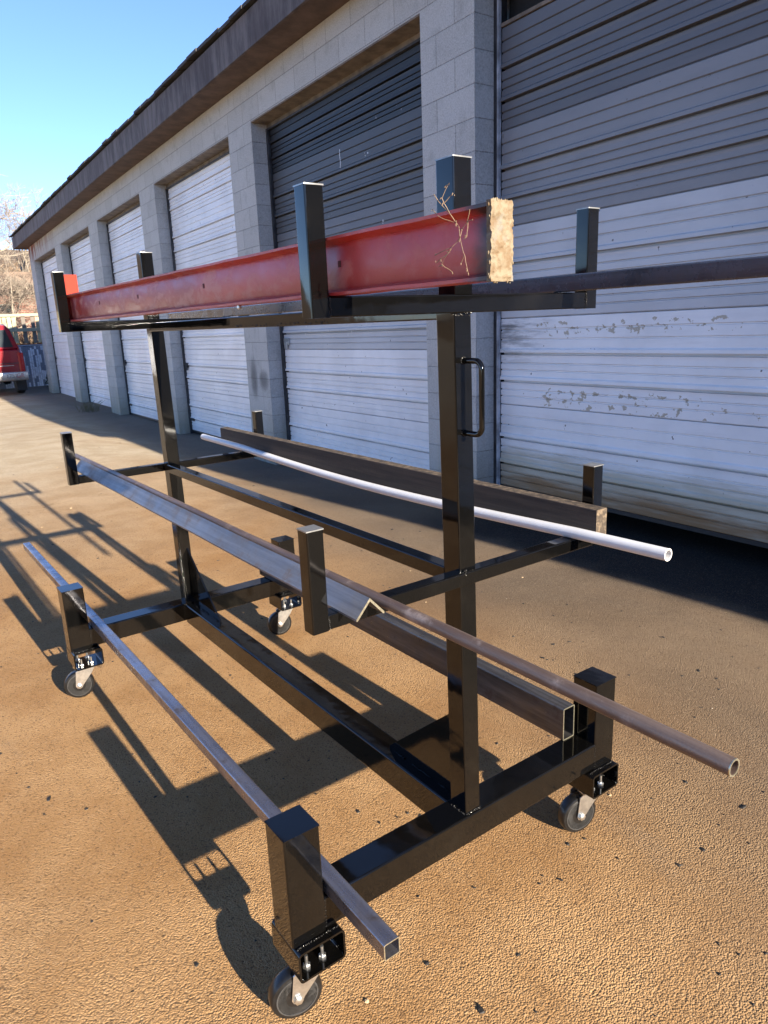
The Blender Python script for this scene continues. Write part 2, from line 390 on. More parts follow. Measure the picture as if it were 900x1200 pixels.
# ================================================================== light
SUNV=Vector((-.082,3.085,-1)).normalized()      # direction of travel
sl=bpy.data.lights.new('sun','SUN'); sl.energy=5; sl.angle=R(.55); sl.color=(1,.90,.76)
so=bpy.data.objects.new('sun',sl); link(so); so.rotation_euler=SUNV.to_track_quat('-Z','Y').to_euler()
w=bpy.data.worlds.new('World'); scene.world=w; w.use_nodes=True; nt=w.node_tree
sky=nt.nodes.new('ShaderNodeTexSky'); sky.sky_type='NISHITA'; sky.sun_disc=False
sky.sun_elevation=math.asin(-SUNV.z); sky.sun_rotation=math.atan2(-SUNV.x,-SUNV.y)
sky.altitude=1500; sky.air_density=.75; sky.dust_density=0; sky.ozone_density=4.5
bg=nt.nodes['Background']; L(nt,mix(nt,1.0,sky.outputs[0],(1.06,.94,.92),'MULTIPLY'),bg.inputs[0]); bg.inputs[1].default_value=.098
vs=scene.view_settings; vs.view_transform='Standard'; vs.look='None'; vs.gamma=1; vs.exposure=1.95

# ================================================================== ground
def S(t): t=max(0,min(1,t)); return t*t*(3-2*t)
def gz(x,y):
    a=S((x-1.2)/1.4)*S((y-1)/6); b=S((y-9)/8)
    return -.2*(1-(1-a)*(1-b))
bm=BM()
xs=[-400,-150,-60,-25,-12]+[-8+.4*i for i in range(51)]+[20,40,90,200,400]
ys=[-400,-150,-60,-25,-12]+[-8+.5*i for i in range(75)]+[40,70,150,300,500]
grid=[[bm.verts.new((x,y,gz(x,y))) for x in xs] for y in ys]
for j in range(len(ys)-1):
    for i in range(len(xs)-1): bm.faces.new([grid[j][i],grid[j][i+1],grid[j+1][i+1],grid[j+1][i]])
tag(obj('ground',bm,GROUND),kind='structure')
# scattered flecks and pebbles
bm=BM(); rnd=random.Random(3)
for i in range(420):
    if i<330: x=rnd.uniform(-1.6,1.9); y=rnd.uniform(-.9,3.2)
    else: x=rnd.uniform(-2,2.6); y=rnd.uniform(2,9)
    s=rnd.choice((.0016,.002,.0025,.0035,.005))*(1 if i<330 else 2); a=rnd.uniform(0,6.3); n=rnd.randint(4,7)
    ps=[(x+s*rnd.uniform(.5,1.6)*math.cos(a+6.283*k/n),y+s*rnd.uniform(.4,1.5)*math.sin(a+6.283*k/n)) for k in range(n)]
    z=gz(x,y); lo=[bm.verts.new((px,py,z+.0005)) for px,py in ps]; c=bm.verts.new((x,y,z+.0015+s*rnd.uniform(.2,.5)))
    up=[bm.verts.new((x+(px-x)*.8,y+(py-y)*.8,z+.0012+s*.25)) for px,py in ps]
    mi=0 if rnd.random()<.84 else (1 if rnd.random()<.7 or s>.0022 else 2)
    for k in range(n):
        f=bm.faces.new([lo[k],lo[(k+1)%n],up[(k+1)%n],up[k]]); f.material_index=mi
        f=bm.faces.new([up[k],up[(k+1)%n],c]); f.material_index=mi
for i in range(150):
    if i<95: x=rnd.uniform(-.3,1.7); y=rnd.uniform(-.75,.9)
    else: x=rnd.uniform(-1.5,1.2); y=rnd.uniform(-.4,4)
    s=rnd.choice((.002,.003,.003,.004,.0055,.0075)); n=rnd.randint(5,8); a=rnd.uniform(0,6.3); ex=rnd.uniform(1,2.2)
    P=[]
    for k in range(n):
        t=6.283*k/n; r_=s*rnd.uniform(.45,1.25); px,py=r_*math.cos(t)*ex,r_*math.sin(t); P.append((x+px*math.cos(a)-py*math.sin(a),y+px*math.sin(a)+py*math.cos(a)))
    lo=[bm.verts.new((px,py,.0004)) for px,py in P]; c=bm.verts.new((x,y,.0016+s*.22)); up=[bm.verts.new((x+(px-x)*.85,y+(py-y)*.85,.0010+s*rnd.uniform(.05,.3))) for px,py in P]
    for k in range(n): bm.faces.new([lo[k],lo[(k+1)%n],up[(k+1)%n],up[k]]); bm.faces.new([up[k],up[(k+1)%n],c])
FL=[m_plain('black_bark_fleck',(.012,.010,.008),.7),m_plain('tan_grit',(.42,.30,.17),.8),m_plain('pale_chip',(.65,.60,.48),.8)]
tag(obj('ground_flecks',bm,FL,smooth=False),'black flecks and pale grit scattered over the rusty asphalt','debris',kind='stuff')

# ================================================================== rack
rack=empty('steel_rack',(0,0,0))
tag(rack,'glossy black welded steel material rack on four caster wheels','rack')
W=.4861;UW=.0762;UD=.0755;ZB=.203;ZBT=.2765;ZU=.442
LY=1.6887
def top_cap(par,x0,x1,y0,y1,z,t=.0025,m=None):
    bm=BM(); tube(bm,((x0+x1)/2,(y0+y1)/2,z),((x0+x1)/2,(y0+y1)/2,z+t),x1-x0+.0016,y1-y0+.0016,.001,up=(0,1,0))
    return obj('end_cap',bm,m or CAPEDGE,par)
def vpost(name,x0,x1,y0,y1,z0,z1,r=.004,par=rack,dx0=0):
    bm=BM(); tube(bm,((x0+x1)/2+dx0,(y0+y1)/2,z0),((x0+x1)/2,(y0+y1)/2,z1),x1-x0,y1-y0,r,up=(0,1,0))
    return obj(name,bm,BLACK,par,wn=True)
def caster(x0,y0):
    """x0,y0 = left/front corner of the mount tube"""
    cx,cy=x0+.0525,y0+.055
    bm=BM(); tube(bm,(cx,y0,.169),(cx,y0+.11,.169),.105,.068,.010,.0045,up=(0,0,1),seg=5)
    mt=obj('caster_mount',bm,BLACK,rack,wn=True)
    bm=BM(); weld(bm,(x0+.004,y0+.014,.2035),(x0+.1,y0+.014,.2035),26,.0016,.0012)
    obj('weld_bead',bm,WELD,mt)
    bm=BM()
    box(bm,cx-.042,cx+.042,cy-.036,cy+.036,.1315,.1345)
    lathe(bm,[(.020,.122),(.027,.1235),(.029,.127),(.027,.1314)],(cx,cy,0),'z',28)
    wx=cx-.036; AX=.056; wr=.0545/.050
    for s in (-1,1):      # tapered fork legs
        yy=cy+s*.0205
        P=[(cx-.026,.1235),(cx+.026,.1235),(cx+.014,.102),(wx+.013,AX),(wx+.009,AX-.008),(wx,AX-.012),(wx-.009,AX-.008),(wx-.013,AX),(cx-.042,.113)]
        A=[bm.verts.new((px,yy-.0013,pz)) for px,pz in P]; B=[bm.verts.new((px,yy+.0013,pz)) for px,pz in P]
        bm.faces.new(A); bm.faces.new(B)
        for k in range(len(P)): bm.faces.new([A[k],A[(k+1)%len(P)],B[(k+1)%len(P)],B[k]])
    box(bm,cx-.028,cx+.026,cy-.0215,cy+.0215,.1195,.1225)
    fk=obj('caster_fork',bm,ZINC,rack)
    bm=BM()
    for s in (-1,1): lathe(bm,[(.0085,0),(.0095,.001),(.0095,.0055),(.006,.0075)] if s>0 else [(.006,-.0075),(.0095,-.0055),(.0095,-.001),(.0085,0)],(wx,cy+s*.022,AX),'y',6)
    lathe(bm,[(.004,-.024),(.004,.024)],(wx,cy,AX),'y',10)
    obj('axle_bolt',bm,ZINC,fk)
    bm=BM()
    lathe(bm,[(.014,-.0165),(.036,-.0150),(.0372,-.0163),(.0405,-.0163),(.0420,-.0150),(.0465,-.0150),(.0488,-.0125),(.050,-.006),(.050,.006),(.0488,.0125),(.0465,.015),(.042,.015),(.0405,.0163),(.0372,.0163),(.036,.015),(.014,.0165)],(wx,cy,0),'y',48)
    for v in bm.verts: v.co=Vector((wx+(v.co.x-wx)*wr,v.co.y,AX+v.co.z*wr))
    wh=obj('wheel',bm,RUBBER,fk)
    bm=BM()
    for s in (-1,1): lathe(bm,[(.0374,s*.0160),(.0372,s*.0170),(.0398,s*.0170),(.0400,s*.0160)],(wx,cy,0),'y',48)
    for v in bm.verts: v.co=Vector((wx+(v.co.x-wx)*wr,v.co.y,AX+v.co.z*wr))
    lathe(bm,[(.012,-.0175),(.0135,-.0166),(.0135,.0166),(.012,.0175)],(wx,cy,AX),'y',32)
    obj('wheel_hub',bm,HUBPL,wh)
    for bx in (-.024,.012):
        for by in (-.030,.030):
            bm=BM(); px,py=cx+bx,cy+by
            rod(bm,[(px,py,.134),(px,py,.168)],.0036,10)
            lathe(bm,[(.0078,.1395),(.0082,.141),(.0082,.146),(.0066,.148)],(px,py,0),'z',6)
            lathe(bm,[(.0095,.1378),(.0095,.1394)],(px,py,0),'z',16)
            obj('bolt',bm,ZINC,mt)
    fk.matrix_local=Matrix.Translation((cx,cy,0))@Matrix.Rotation(R(-13),4,'Z')@Matrix.Translation((-cx,-cy,0))
beams=[]
for k,(y0,ty) in enumerate(((0,-.020),(LY,LY-.028))):
    bm=BM(); tube(bm,(-W+UW-.004,y0+UD/2,(ZB+ZBT)/2+.0005),(W-UW+.004,y0+UD/2,(ZB+ZBT)/2+.0005),UD-.001,ZBT-ZB-.001,.005,up=(0,0,1))
    bb=obj('base_beam',bm,BLACK,rack,wn=True)
    bm=BM()
    for sx in (-1,1):
        xx=sx*(W-UW); weld(bm,(xx,y0-.0005,ZB+.006),(xx,y0-.0005,ZBT),9,.0011,.0008)
    obj('weld_bead',bm,WELD,bb)
    for sx in (-1,1):
        x0=-W if sx<0 else W-UW
        up=vpost('base_upright',x0,x0+UW,y0,y0+UD,ZB,ZU,.004)
        top_cap(up,x0,x0+UW,y0,y0+UD,ZU,.002,BLACK)
        caster(-W if sx<0 else W-.105,ty)
# posts
LT,LM,LP=1.672,1.712,1.684
p1=vpost('post',-.0455,-.0015,.0085,.0600,ZBT,1.3645,.003,dx0=.0135)
p2=vpost('post',-.0410,.0060,LP,LP+.052,ZBT,1.3645,.003,dx0=.010)
bm=BM(); weld(bm,(-.031,.0075,ZBT+.001),(.012,.0075,ZBT+.001),12,.002,.0015); weld(bm,(-.034,.010,ZBT+.001),(-.034,.058,ZBT+.001),10,.0018,.001); obj('weld_bead',bm,WELD,p1)
bm=BM(); weld(bm,(-.032,LP-.001,.29),(-.036,LP-.001,.52),40,.0024,.0014); weld(bm,(-.022,LP-.001,.29),(-.026,LP-.001,.50),26,.0016,.0014); obj('weld_bead',bm,WELD,p2)
# rails
def rail(name,x0,x1,z0,z1,y0,y1,r=.003):
    bm=BM(); tube(bm,((x0+x1)/2,y0,(z0+z1)/2),((x0+x1)/2,y1,(z0+z1)/2),x1-x0,z1-z0,r,up=(0,0,1)); return obj(name,bm,BLACK,rack,wn=True)
br=rail('bottom_rail',-.0335,.0365,.1925,.2735,UD-.002,LY+.002,.006)
rail('middle_rail',-.040,-.006,.823,.8545,.058,LP+.002)
rail('top_rail',-.045,-.012,1.3535,1.3855,.020,LT+.02)
# gussets
def gusset(pts,x,par_weld):
    bm=BM(); A=[bm.verts.new((x-.003,y,z)) for y,z in pts]; B=[bm.verts.new((x+.003,y,z)) for y,z in pts]
    bm.faces.new(A); bm.faces.new(B)
    for k in range(len(pts)): bm.faces.new([A[k],A[(k+1)%len(pts)],B[(k+1)%len(pts)],B[k]])
    g=obj('gusset_plate',bm,BLACK,rack,smooth=False)
    bm=BM()
    for a,b in par_weld: weld(bm,(x-.0045,a,.2745),(x-.0045,b,.2745),max(4,int((b-a)/.0035)),.0026,.0008)
    obj('weld_bead',bm,BLACK,g)
gusset([(.0595,.2736),(.335,.2736),(.335,.280),(.0595,.510)],.0,[(.10,.135),(.165,.235),(.27,.31)])
gusset([(LP+.001,.2736),(LP-.27,.2736),(LP-.27,.280),(LP+.001,.510)],.0,[(LP-.25,LP-.20),(LP-.16,LP-.09),(LP-.06,LP-.02)])
# arms
def arm(name,hw,z0,z1,y0,y1):
    bm=BM(); tube(bm,(-hw+.030,(y0+y1)/2,(z0+z1)/2),(hw-.030,(y0+y1)/2,(z0+z1)/2),y1-y0,z1-z0,.003,up=(0,0,1)); return obj(name,bm,BLACK,rack,wn=True)
def stop(hw,w_,y0,y1,z0,z1,sx):
    x0=-hw if sx<0 else hw-w_
    o=vpost('arm_upright',x0,x0+w_,y0,y1,z0,z1,.003); top_cap(o,x0,x0+w_,y0,y1,z1,.0022)
    return o
for y in (-.0043,LM):
    a=arm('middle_arm',.3957,.827,.856,y+.0005,y+.0318)
    for sx in (-1,1): stop(.3957,.0338,y,y+.0323,.8265,1.0146,sx)
    bm=BM()
    for sx in (-1,1): weld(bm,(sx*(.3957-.0338),y-.0008,.830),(sx*(.3957-.0338),y-.0008,.855),7,.0013,.001)
    weld(bm,(-.042,y+.003,.857),(-.004,y+.003,.857),6,.0013,.001)
    weld(bm,(-.034,y+.0015,.851),(-.034,y+.0015,.862),6,.0018,.0015)
    obj('weld_bead',bm,WELD,a)
for k,y in enumerate((-.001,LT)):
    a=arm('top_arm',.3552,1.3645,1.3978,y+.0005,y+.032)
    for sx in (-1,1): stop(.3552,.0348,y,y+.0325,1.364,1.5633 if k==0 else 1.560,sx)
    x0,x1=(-.050,-.006) if k==0 else (-.052,-.008)
    o=vpost('post_stub',x0,x1,y,y+.048,1.3975,1.6293 if k==0 else 1.628,.003); top_cap(o,x0,x1,y,y+.048,1.6293 if k==0 else 1.628,.0022)
    bm=BM()
    for sx in (-1,1): weld(bm,(sx*(.3552-.0348),y-.0008,1.367),(sx*(.3552-.0348),y-.0008,1.397),8,.0015,.0012)
    weld(bm,(-.05,y+.012,1.362),(-.005,y+.002,1.362),12,.0022,.003)
    obj('weld_bead',bm,WELD,a)
# drips and weld spatter along underside of top rail
bm=BM(); rnd=random.Random(5)
for i in range(46):
    y=rnd.uniform(.45,.95); bmesh.ops.create_icosphere(bm,subdivisions=1,radius=rnd.uniform(.0008,.0022),matrix=Matrix.Translation((-.0455,y,1.356+rnd.uniform(0,.006))))
obj('weld_bead',bm,WELD,rack)
# handle
bm=BM(); hx=-.0235; pts=[(hx,.010,1.277)]
for a in range(0,91,15): pts.append((hx,-.026-.016*math.sin(R(a)),1.261+.016*math.cos(R(a))))
for a in range(0,91,15): pts.append((hx,-.026-.016*math.cos(R(a)),1.155-.016*math.sin(R(a))))
pts.append((hx,.010,1.139)); rod(bm,pts,.0056,14); h=obj('handle',bm,BLACK,rack)
bm=BM()
for z in (1.277,1.139):
    for k in range(12): bmesh.ops.create_icosphere(bm,subdivisions=1,radius=.0015,matrix=Matrix.Translation((hx+.0065*math.cos(k*.524),.0075,z+.0065*math.sin(k*.524))))
obj('weld_bead',bm,WELD,h)

# ================================================================== loads
# red beam
XB0,XB1,ZR0,ZR1,YR0,YR1=-.3175,-.2755,1.3988,1.4875,-.362,1.722
red=empty('red_steel_beam',(-.2965,.68,1.3988)); tag(red,'scuffed red steel channel beam lying on the top arms, cut end toward viewer','steel beam')
Mi=Matrix.Translation((.2965,-.68,-1.3988))
def lobj(name,bm,m,par,**k):
    bmesh.ops.transform(bm,matrix=Matrix.Translation(-par.location),verts=bm.verts); return obj(name,bm,m,par,**k)
bm=BM(); prof=[(XB0,ZR0),(XB1,ZR0),(XB1,ZR0+.0045),(-.2925,ZR0+.009),(-.2925,ZR1-.009),(XB1,ZR1-.0045),(XB1,ZR1),(XB0,ZR1),(XB0,ZR1-.0045),(-.2985,ZR1-.0095),(-.3000,ZR1-.014),(-.3000,ZR0+.014),(-.2985,ZR0+.0095),(XB0,ZR0+.0045)]
ny=60; rings=[]; rnd=random.Random(11)
for j in range(ny+1):
    y=YR0+(YR1-YR0)*j/ny; wob=.0006*math.sin(j*1.7)+.0004*math.sin(j*.6)
    rings.append([bm.verts.new((x+wob*(1 if x<-.31 else .3),y,z+.0004*math.sin(j*.9+z*60))) for x,z in prof])
for A,B in zip(rings,rings[1:]):
    for k in range(len(prof)): bm.faces.new([A[k],A[(k+1)%len(prof)],B[(k+1)%len(prof)],B[k]])
bm.faces.new(rings[0]); bm.faces.new(rings[-1]); lobj('channel_web',bm,RED,red)
bm=BM(); box(bm,-.3235,-.2670,YR1+.0005,YR1+.0065,1.3988,1.556); lobj('end_plate',bm,REDPL,red,smooth=False)
bm=BM()
bmesh.ops.create_grid(bm,x_segments=26,y_segments=56,size=.5)
rnd=random.Random(4)
from mathutils import noise as mn
x0,x1,z0,z1=-.3190,-.2815,1.3965,1.4900
top=[]
for v in bm.verts:
    fx,fz=v.co.x+.5,v.co.y+.5
    edge=min(fx*(x1-x0),(1-fx)*(x1-x0),fz*(z1-z0),(1-fz)*(z1-z0))
    px=x0+(x1-x0)*fx; pz=z0+(z1-z0)*fz
    nn=mn.fractal(Vector((px*70,2,pz*70)),1,2,4); n2=mn.fractal(Vector((px*300,5,pz*300)),1,2,3)
    jag=.0009*mn.noise(Vector((fz*19,fx*3,1))) if edge<.001 else 0
    v.co=Vector((px+(jag if fx<.02 or fx>.98 else 0),YR0-.0065-.0022*nn-.0012*n2-(.001 if edge>.004 else 0),pz+(jag if fz<.02 or fz>.98 else 0)))
bd=[e for e in bm.edges if e.is_boundary]
ex=bmesh.ops.extrude_edge_only(bm,edges=bd); nv=[g for g in ex['geom'] if isinstance(g,bmesh.types.BMVert)]
for v in nv: v.co.y=YR0+.001
for i in range(42):     # drips along the rim
    s=rnd.random(); side=rnd.choice((0,1,1,2,3)); r_=rnd.uniform(.0010,.0021)
    p=[(x0,z0+(z1-z0)*s),(x1,z0+(z1-z0)*s),(x0+(x1-x0)*s,z0),(x0+(x1-x0)*s,z1)][side]
    bmesh.ops.create_icosphere(bm,subdivisions=2,radius=r_,matrix=Matrix.Translation((p[0],YR0-.004+rnd.uniform(-.002,.002),p[1]))@Matrix.Diagonal((.7,.8,1.3,1)))
lobj('crusted_end',bm,CRUST,red)
for y in (-.005,.55,1.0,1.37):
    bm=BM(); box(bm,-.30055,-.2995,y-.0045,y+.0045,1.442,1.452); lobj('punched_slot_mark',bm,[SLOTMARK],red,smooth=False)  # flat dark marks on the web, painted as the shade inside slots
bm=BM(); lathe(bm,[(.004,0),(.005,-.001),(.005,-.006),(.003,-.008)],(-.309,.36,1.3985),'z',10); lobj('hanging_stud',bm,ZINC,red)
# dry weed
SPRIG=[[(-.2801,1.5068),(-.3042,1.4829),(-.3137,1.4657),(-.3273,1.4447),(-.3367,1.4277),(-.3392,1.4106)],[(-.3042,1.4829),(-.296,1.5),(-.3035,1.5138)],[(-.2987,1.4943),(-.3117,1.5038)],[(-.2736,1.4906),(-.2867,1.4798),(-.311,1.4696)],[(-.3441,1.481),(-.3359,1.4683),(-.3248,1.4609)],[(-.3359,1.4683),(-.3453,1.4697)],[(-.3372,1.4681),(-.3384,1.4505)],[(-.2793,1.4348),(-.3075,1.4413),(-.2924,1.4225)],[(-.2836,1.4251),(-.3059,1.436)],[(-.3353,1.4296),(-.3283,1.4213)],[(-.2924,1.4225),(-.3068,1.4121)],[(-.3164,1.4618),(-.3218,1.4506),(-.3248,1.4609)],[(-.3218,1.4506),(-.3075,1.4413)]]
sp=BM(); rnd=random.Random(2)
def sprig_x(y,z): return -.3205-.006*abs(math.sin(y*60))-.006*abs(math.sin(z*45))
for s in SPRIG:
    P=[]
    for (a,b),(c,d) in zip(s,s[1:]):
        for t in (0,.33,.66): P.append((a+(c-a)*t+rnd.uniform(-.0006,.0006),b+(d-b)*t+rnd.uniform(-.0006,.0006)))
    P.append(s[-1]); n=len(P)
    rod(sp,[(sprig_x(a,b),a,b) for a,b in P],[.00055*(1-.5*k/n) for k in range(n)],5)
for i in range(34):
    s=rnd.choice(SPRIG); a,b=s[-1] if rnd.random()<.6 else s[rnd.randrange(len(s))]
    a+=rnd.uniform(-.0015,.0015); b+=rnd.uniform(-.002,.002); l=rnd.uniform(.0025,.006); an=rnd.uniform(0,6.3)
    x=sprig_x(a,b); rod(sp,[(x,a,b),(x-.001,a+l*.5*math.cos(an),b+l*.5*math.sin(an)),(x-.0015,a+l*math.cos(an),b+l*math.sin(an))],[.0002,.0007,.0001],4)
tag(obj('dry_weed',sp,STRAW),'thin dry straw-coloured weed sprig clinging to the red beam near its crusted end','dried plant')

def simple(name,bm,m,label,cat,**k):
    return tag(obj(name,bm,m,**k),label,cat)
# angle iron, apex up
bm=BM(); P=[(-.3118,.8925),(-.3415,.8598),(-.3415,.8560),(-.3385,.8568),(-.3118,.8865),(-.2851,.8568),(-.2821,.8560),(-.2821,.8598)]
ny=20; rg=[]
for j in range(ny+1):
    y=-.062+(1.86+.062)*j/ny; rg.append([bm.verts.new((x+.0006*math.sin(j),y,z)) for x,z in P])
for A,B in zip(rg,rg[1:]):
    for k in range(len(P)): bm.faces.new([A[k],A[(k+1)%len(P)],B[(k+1)%len(P)],B[k]])
bm.faces.new(rg[0]); f=bm.faces.new(rg[-1])
bm.faces.ensure_lookup_table()
for f in bm.faces:
    if len(f.verts)>4: f.material_index=1
simple('angle_iron',bm,[STEEL_AN,SAWN],'blue-grey steel angle lying apex up on the middle arms','angle iron',smooth=False)
bm=BM(); rnd=random.Random(8)
pipe(bm,[(-.2667+.0008*math.sin(k*.8),-.689+(2.13+.689)*k/14,.8668) for k in range(15)],.0107,.0085)
o=simple('steel_pipe',bm,STEEL_PI,'long round brown rusty pipe beside the angle iron, jutting toward the lower right','pipe')
bm=BM(); pipe(bm,[(-.2667,-.6898,.8668),(-.2667,-.6885,.8668)],.01075,.0086); obj('cut_rim',bm,SAWN,o)
# square tube bottom left
bm=BM(); tube(bm,(-.3865,-.188,.2935),(-.3775,3.02,.2945),.034,.034,.004,.002,up=(0,0,1))
o=simple('square_tube',bm,STEEL_SQ,'long shiny grey square steel tube resting on the base beams','square tube',wn=True)
bm=BM(); tube(bm,(-.3865,-.1886,.2935),(-.3865,-.1878,.2935),.0342,.0342,.004,.0021,up=(0,0,1)); obj('cut_rim',bm,SAWN,o)
# rectangular tube bottom right
bm=BM(); tube(bm,(.3815,.064,.3225),(.3815,1.80,.3225),.043,.092,.004,.003,up=(0,0,1))
o=simple('rectangular_tube',bm,STEEL_RT,'dark brown rectangular steel tube on edge on the right of the base beams','rectangular tube',wn=True)
bm=BM(); tube(bm,(.3815,.0634,.3225),(.3815,.0642,.3225),.0432,.0922,.004,.0031,up=(0,0,1)); obj('cut_rim',bm,SAWN,o)
# wooden board
bm=BM(); ny=50; rg=[]
for j in range(ny+1):
    y=-.049+(1.985+.049)*j/ny
    ch=.0012
    rg.append([bm.verts.new(p) for p in [(.3185,y,.8570+ch),(.3185,y,.9275+.0006*mn.noise(Vector((y*20,0,1)))),(.3195,y,.9290),(.3535,y,.9290+.0006*mn.noise(Vector((y*22,3,1)))),(.3545,y,.928),(.3545,y,.8570)]])
for A,B in zip(rg,rg[1:]):
    for k in range(6): bm.faces.new([A[k],A[(k+1)%6],B[(k+1)%6],B[k]])
bm.faces.new(rg[0]); bm.faces.new(rg[-1])
simple('wooden_board',bm,WOOD,'dark weathered wooden board on edge against the right middle-arm uprights','board',smooth=False)
# pvc pipe
bm=BM(); P=[]
for k in range(41):
    y=-.239+(2.155+.239)*k/40; s=max(0,min(1,y/1.74)); P.append((.3040-.008*math.sin(math.pi*s) if 0<y<1.74 else .304,y,-.0+.8695-.018*math.sin(math.pi*s)+(.004*(y-1.74)/.4 if y>1.74 else 0)+(.0045*(-y)/.24 if y<0 else 0)))
pipe(bm,P,.0133,.0103); simple('plastic_pipe',bm,PVC,'white plastic pipe sagging slightly between the right middle arms','plastic pipe')
# dark bar on top right
bm=BM(); tube(bm,(.2655,-.80,1.4155),(.2655,2.28,1.4155),.032,.034,.003,.0,up=(0,0,1))
simple('steel_bar',bm,STEEL_BAR,'long dark grey steel bar on the right of the top arms, running out of frame','steel bar',wn=True)

# ================================================================== building
D=2.504; RD=.185; ZL=3.478; ZW=3.87
def Rm(rz,rx,ry):
    return Matrix.Rotation(rz,4,'Z')@Matrix.Rotation(rx,4,'X')@Matrix.Rotation(ry,4,'Y')
MB_=Rm(-.050,-.007,.009)
bld=empty('garage_building',mat=MB_); tag(bld,'long single-storey grey concrete-block building with a row of roll-up garage doors','building')
PIERS=[(20.963,21.617),(17.176,17.881),(13.568,14.279),(9.955,10.72),(6.490,7.112),(2.942,3.527),(-.66,-.05),(-5.2,-3.62)]
def uvbox(bm,x0,x1,y0,y1,z0,z1,uy0=0,uv=None):
    uvl0=None
    vs_=box(bm,x0,x1,y0,y1,z0,z1)
    uvl=bm.loops.layers.uv.get('UVMap') or bm.loops.layers.uv.new('UVMap')
    for f in set(f for v in vs_ for f in v.link_faces):
        f.normal_update(); n=f.normal
        for l in f.loops:
            c=l.vert.co
            if abs(n.x)>.5: l[uvl].uv=(c.y-uy0,c.z-.0368)
            elif abs(n.y)>.5: l[uvl].uv=(c.x-D,c.z-.0368)
            else: l[uvl].uv=(c.y-uy0,c.x-D)
for y0,y1 in PIERS:
    bm=BM(); uvbox(bm,D,D+.42,y0,y1,-.6,ZL,y0+.0)
    # slightly eased corners
    obj('block_pier',bm,BLOCK,bld,smooth=False)
bm=BM(); uvbox(bm,D+.0005,D+.42,-5.2,21.617,ZL,ZW,-5.2+.1); obj('block_lintel',bm,BLOCK,bld,smooth=False)
for n_,(a,b,c,d) in dict(end_wall=(D+.42,D+8,-5.2,-5.0),far_wall=(D+.42,D+8,21.417,21.617),back_wall=(D+7.8,D+8,-5.0,21.417)).items():
    bm=BM(); uvbox(bm,a,b,c,d,-.6,ZW,c); obj(n_,bm,BLOCK,bld,smooth=False)
bm=BM(); box(bm,D+.421,D+7.79,-4.99,21.41,-.09,-.03); obj('garage_floor',bm,INTERIOR,bld,smooth=False)
# roof
bm=BM(); xo=D-.30; yo0,yo1=-2.4,21.95
P=[(xo,3.874),(xo,4.165),(D+3.8,5.15),(D+8.4,4.165),(D+8.4,3.874)]
A=[bm.verts.new((x,-5.2 if False else yo0,z)) for x,z in P]; B=[bm.verts.new((x,yo1,z)) for x,z in P]
bm.faces.new(A); bm.faces.new(B)
for k in range(len(P)): bm.faces.new([A[k],A[(k+1)%len(P)],B[(k+1)%len(P)],B[k]])
obj('roof_deck',bm,SOFFIT,bld,smooth=False)
bm=BM(); box(bm,D+.02,D+8,-5.18,yo0-.002,ZW+.001,ZW+.18); obj('roof_parapet',bm,BLOCK,bld,smooth=False)
bm=BM()
y=yo0
rnd=random.Random(6)
while y<yo1:      # fascia boards
    y2=min(y+3.05,yo1); box(bm,xo-.024+rnd.uniform(-.002,.002),xo-.001,y+.002,y2-.001,3.858,4.150+rnd.uniform(-.004,.004)); y=y2
box(bm,xo-.024,D+8.4,yo1+.001,yo1+.024,3.858,4.150)
obj('fascia_board',bm,FASCIA,bld,smooth=False)
bm=BM(); y=yo0-.02     # shingle edge, uneven
while y<yo1:
    y2=y+.30; dz=rnd.uniform(-.008,.016); dx=rnd.uniform(0,.02)
    vs_=box(bm,xo-.055-dx,D+3.8,y+.002,y2,4.168+dz,4.198+dz)
    for v in vs_:
        if v.co.x>D+2: v.co.z+=.97
    y=y2
obj('shingle_course',bm,SHINGLE,bld,smooth=False)
# headers under lintels
OPEN=[(17.881,20.963),(14.279,17.176),(10.72,13.568),(7.112,9.955),(3.527,6.490),(-.05,2.942),(-3.62,-.66)]
XD=D+RD
def door_profile(z0,z1):
    """x offset (toward viewer negative) as z goes from top to bottom of one section"""
    H=z1-z0; pts=[(0,0.0)]
    g=lambda f,x: pts.append((f,x))
    g(.0,.004); g(.008,0)
    def minor(f): g(f-.010,-.001); g(f-.002,.009); g(f+.006,.009); g(f+.012,0)
    def major(f): g(f-.060,-.001); g(f-.045,-.011); g(f-.012,-.012); g(f-.008,.028); g(f+.016,.030); g(f+.020,-.002); g(f+.045,0)
    minor(.13); minor(.24); major(.40); minor(.51); minor(.59); major(.72); minor(.82); minor(.90)
    g(.992,0); g(.997,.006); g(1.,.006)
    return [(x,z1-f*H) for f,x in pts]
def panel(y0,y1,z0,z1,m,par):
    P=door_profile(z0,z1); bm=BM(); A=[];B=[]
    for x,z in P: A.append(bm.verts.new((XD+x,y0,z))); B.append(bm.verts.new((XD+x,y1,z)))
    for k in range(len(P)-1): bm.faces.new([A[k],B[k],B[k+1],A[k+1]])
    # back skin
    a,b,c,d=[bm.verts.new(p) for p in ((XD+.05,y0,z1),(XD+.05,y1,z1),(XD+.05,y1,z0),(XD+.05,y0,z0))]
    bm.faces.new([a,b,c,d]); bm.faces.new([A[0],B[0],b,a]); bm.faces.new([A[-1],d,c,B[-1]])
    bm.faces.new(A+[d,a]); bm.faces.new(B+[c,b])
    return obj('door_panel',bm,m,par,smooth=False)
JO=[3.46,2.98,2.377,1.774,1.171,.568,-.05]
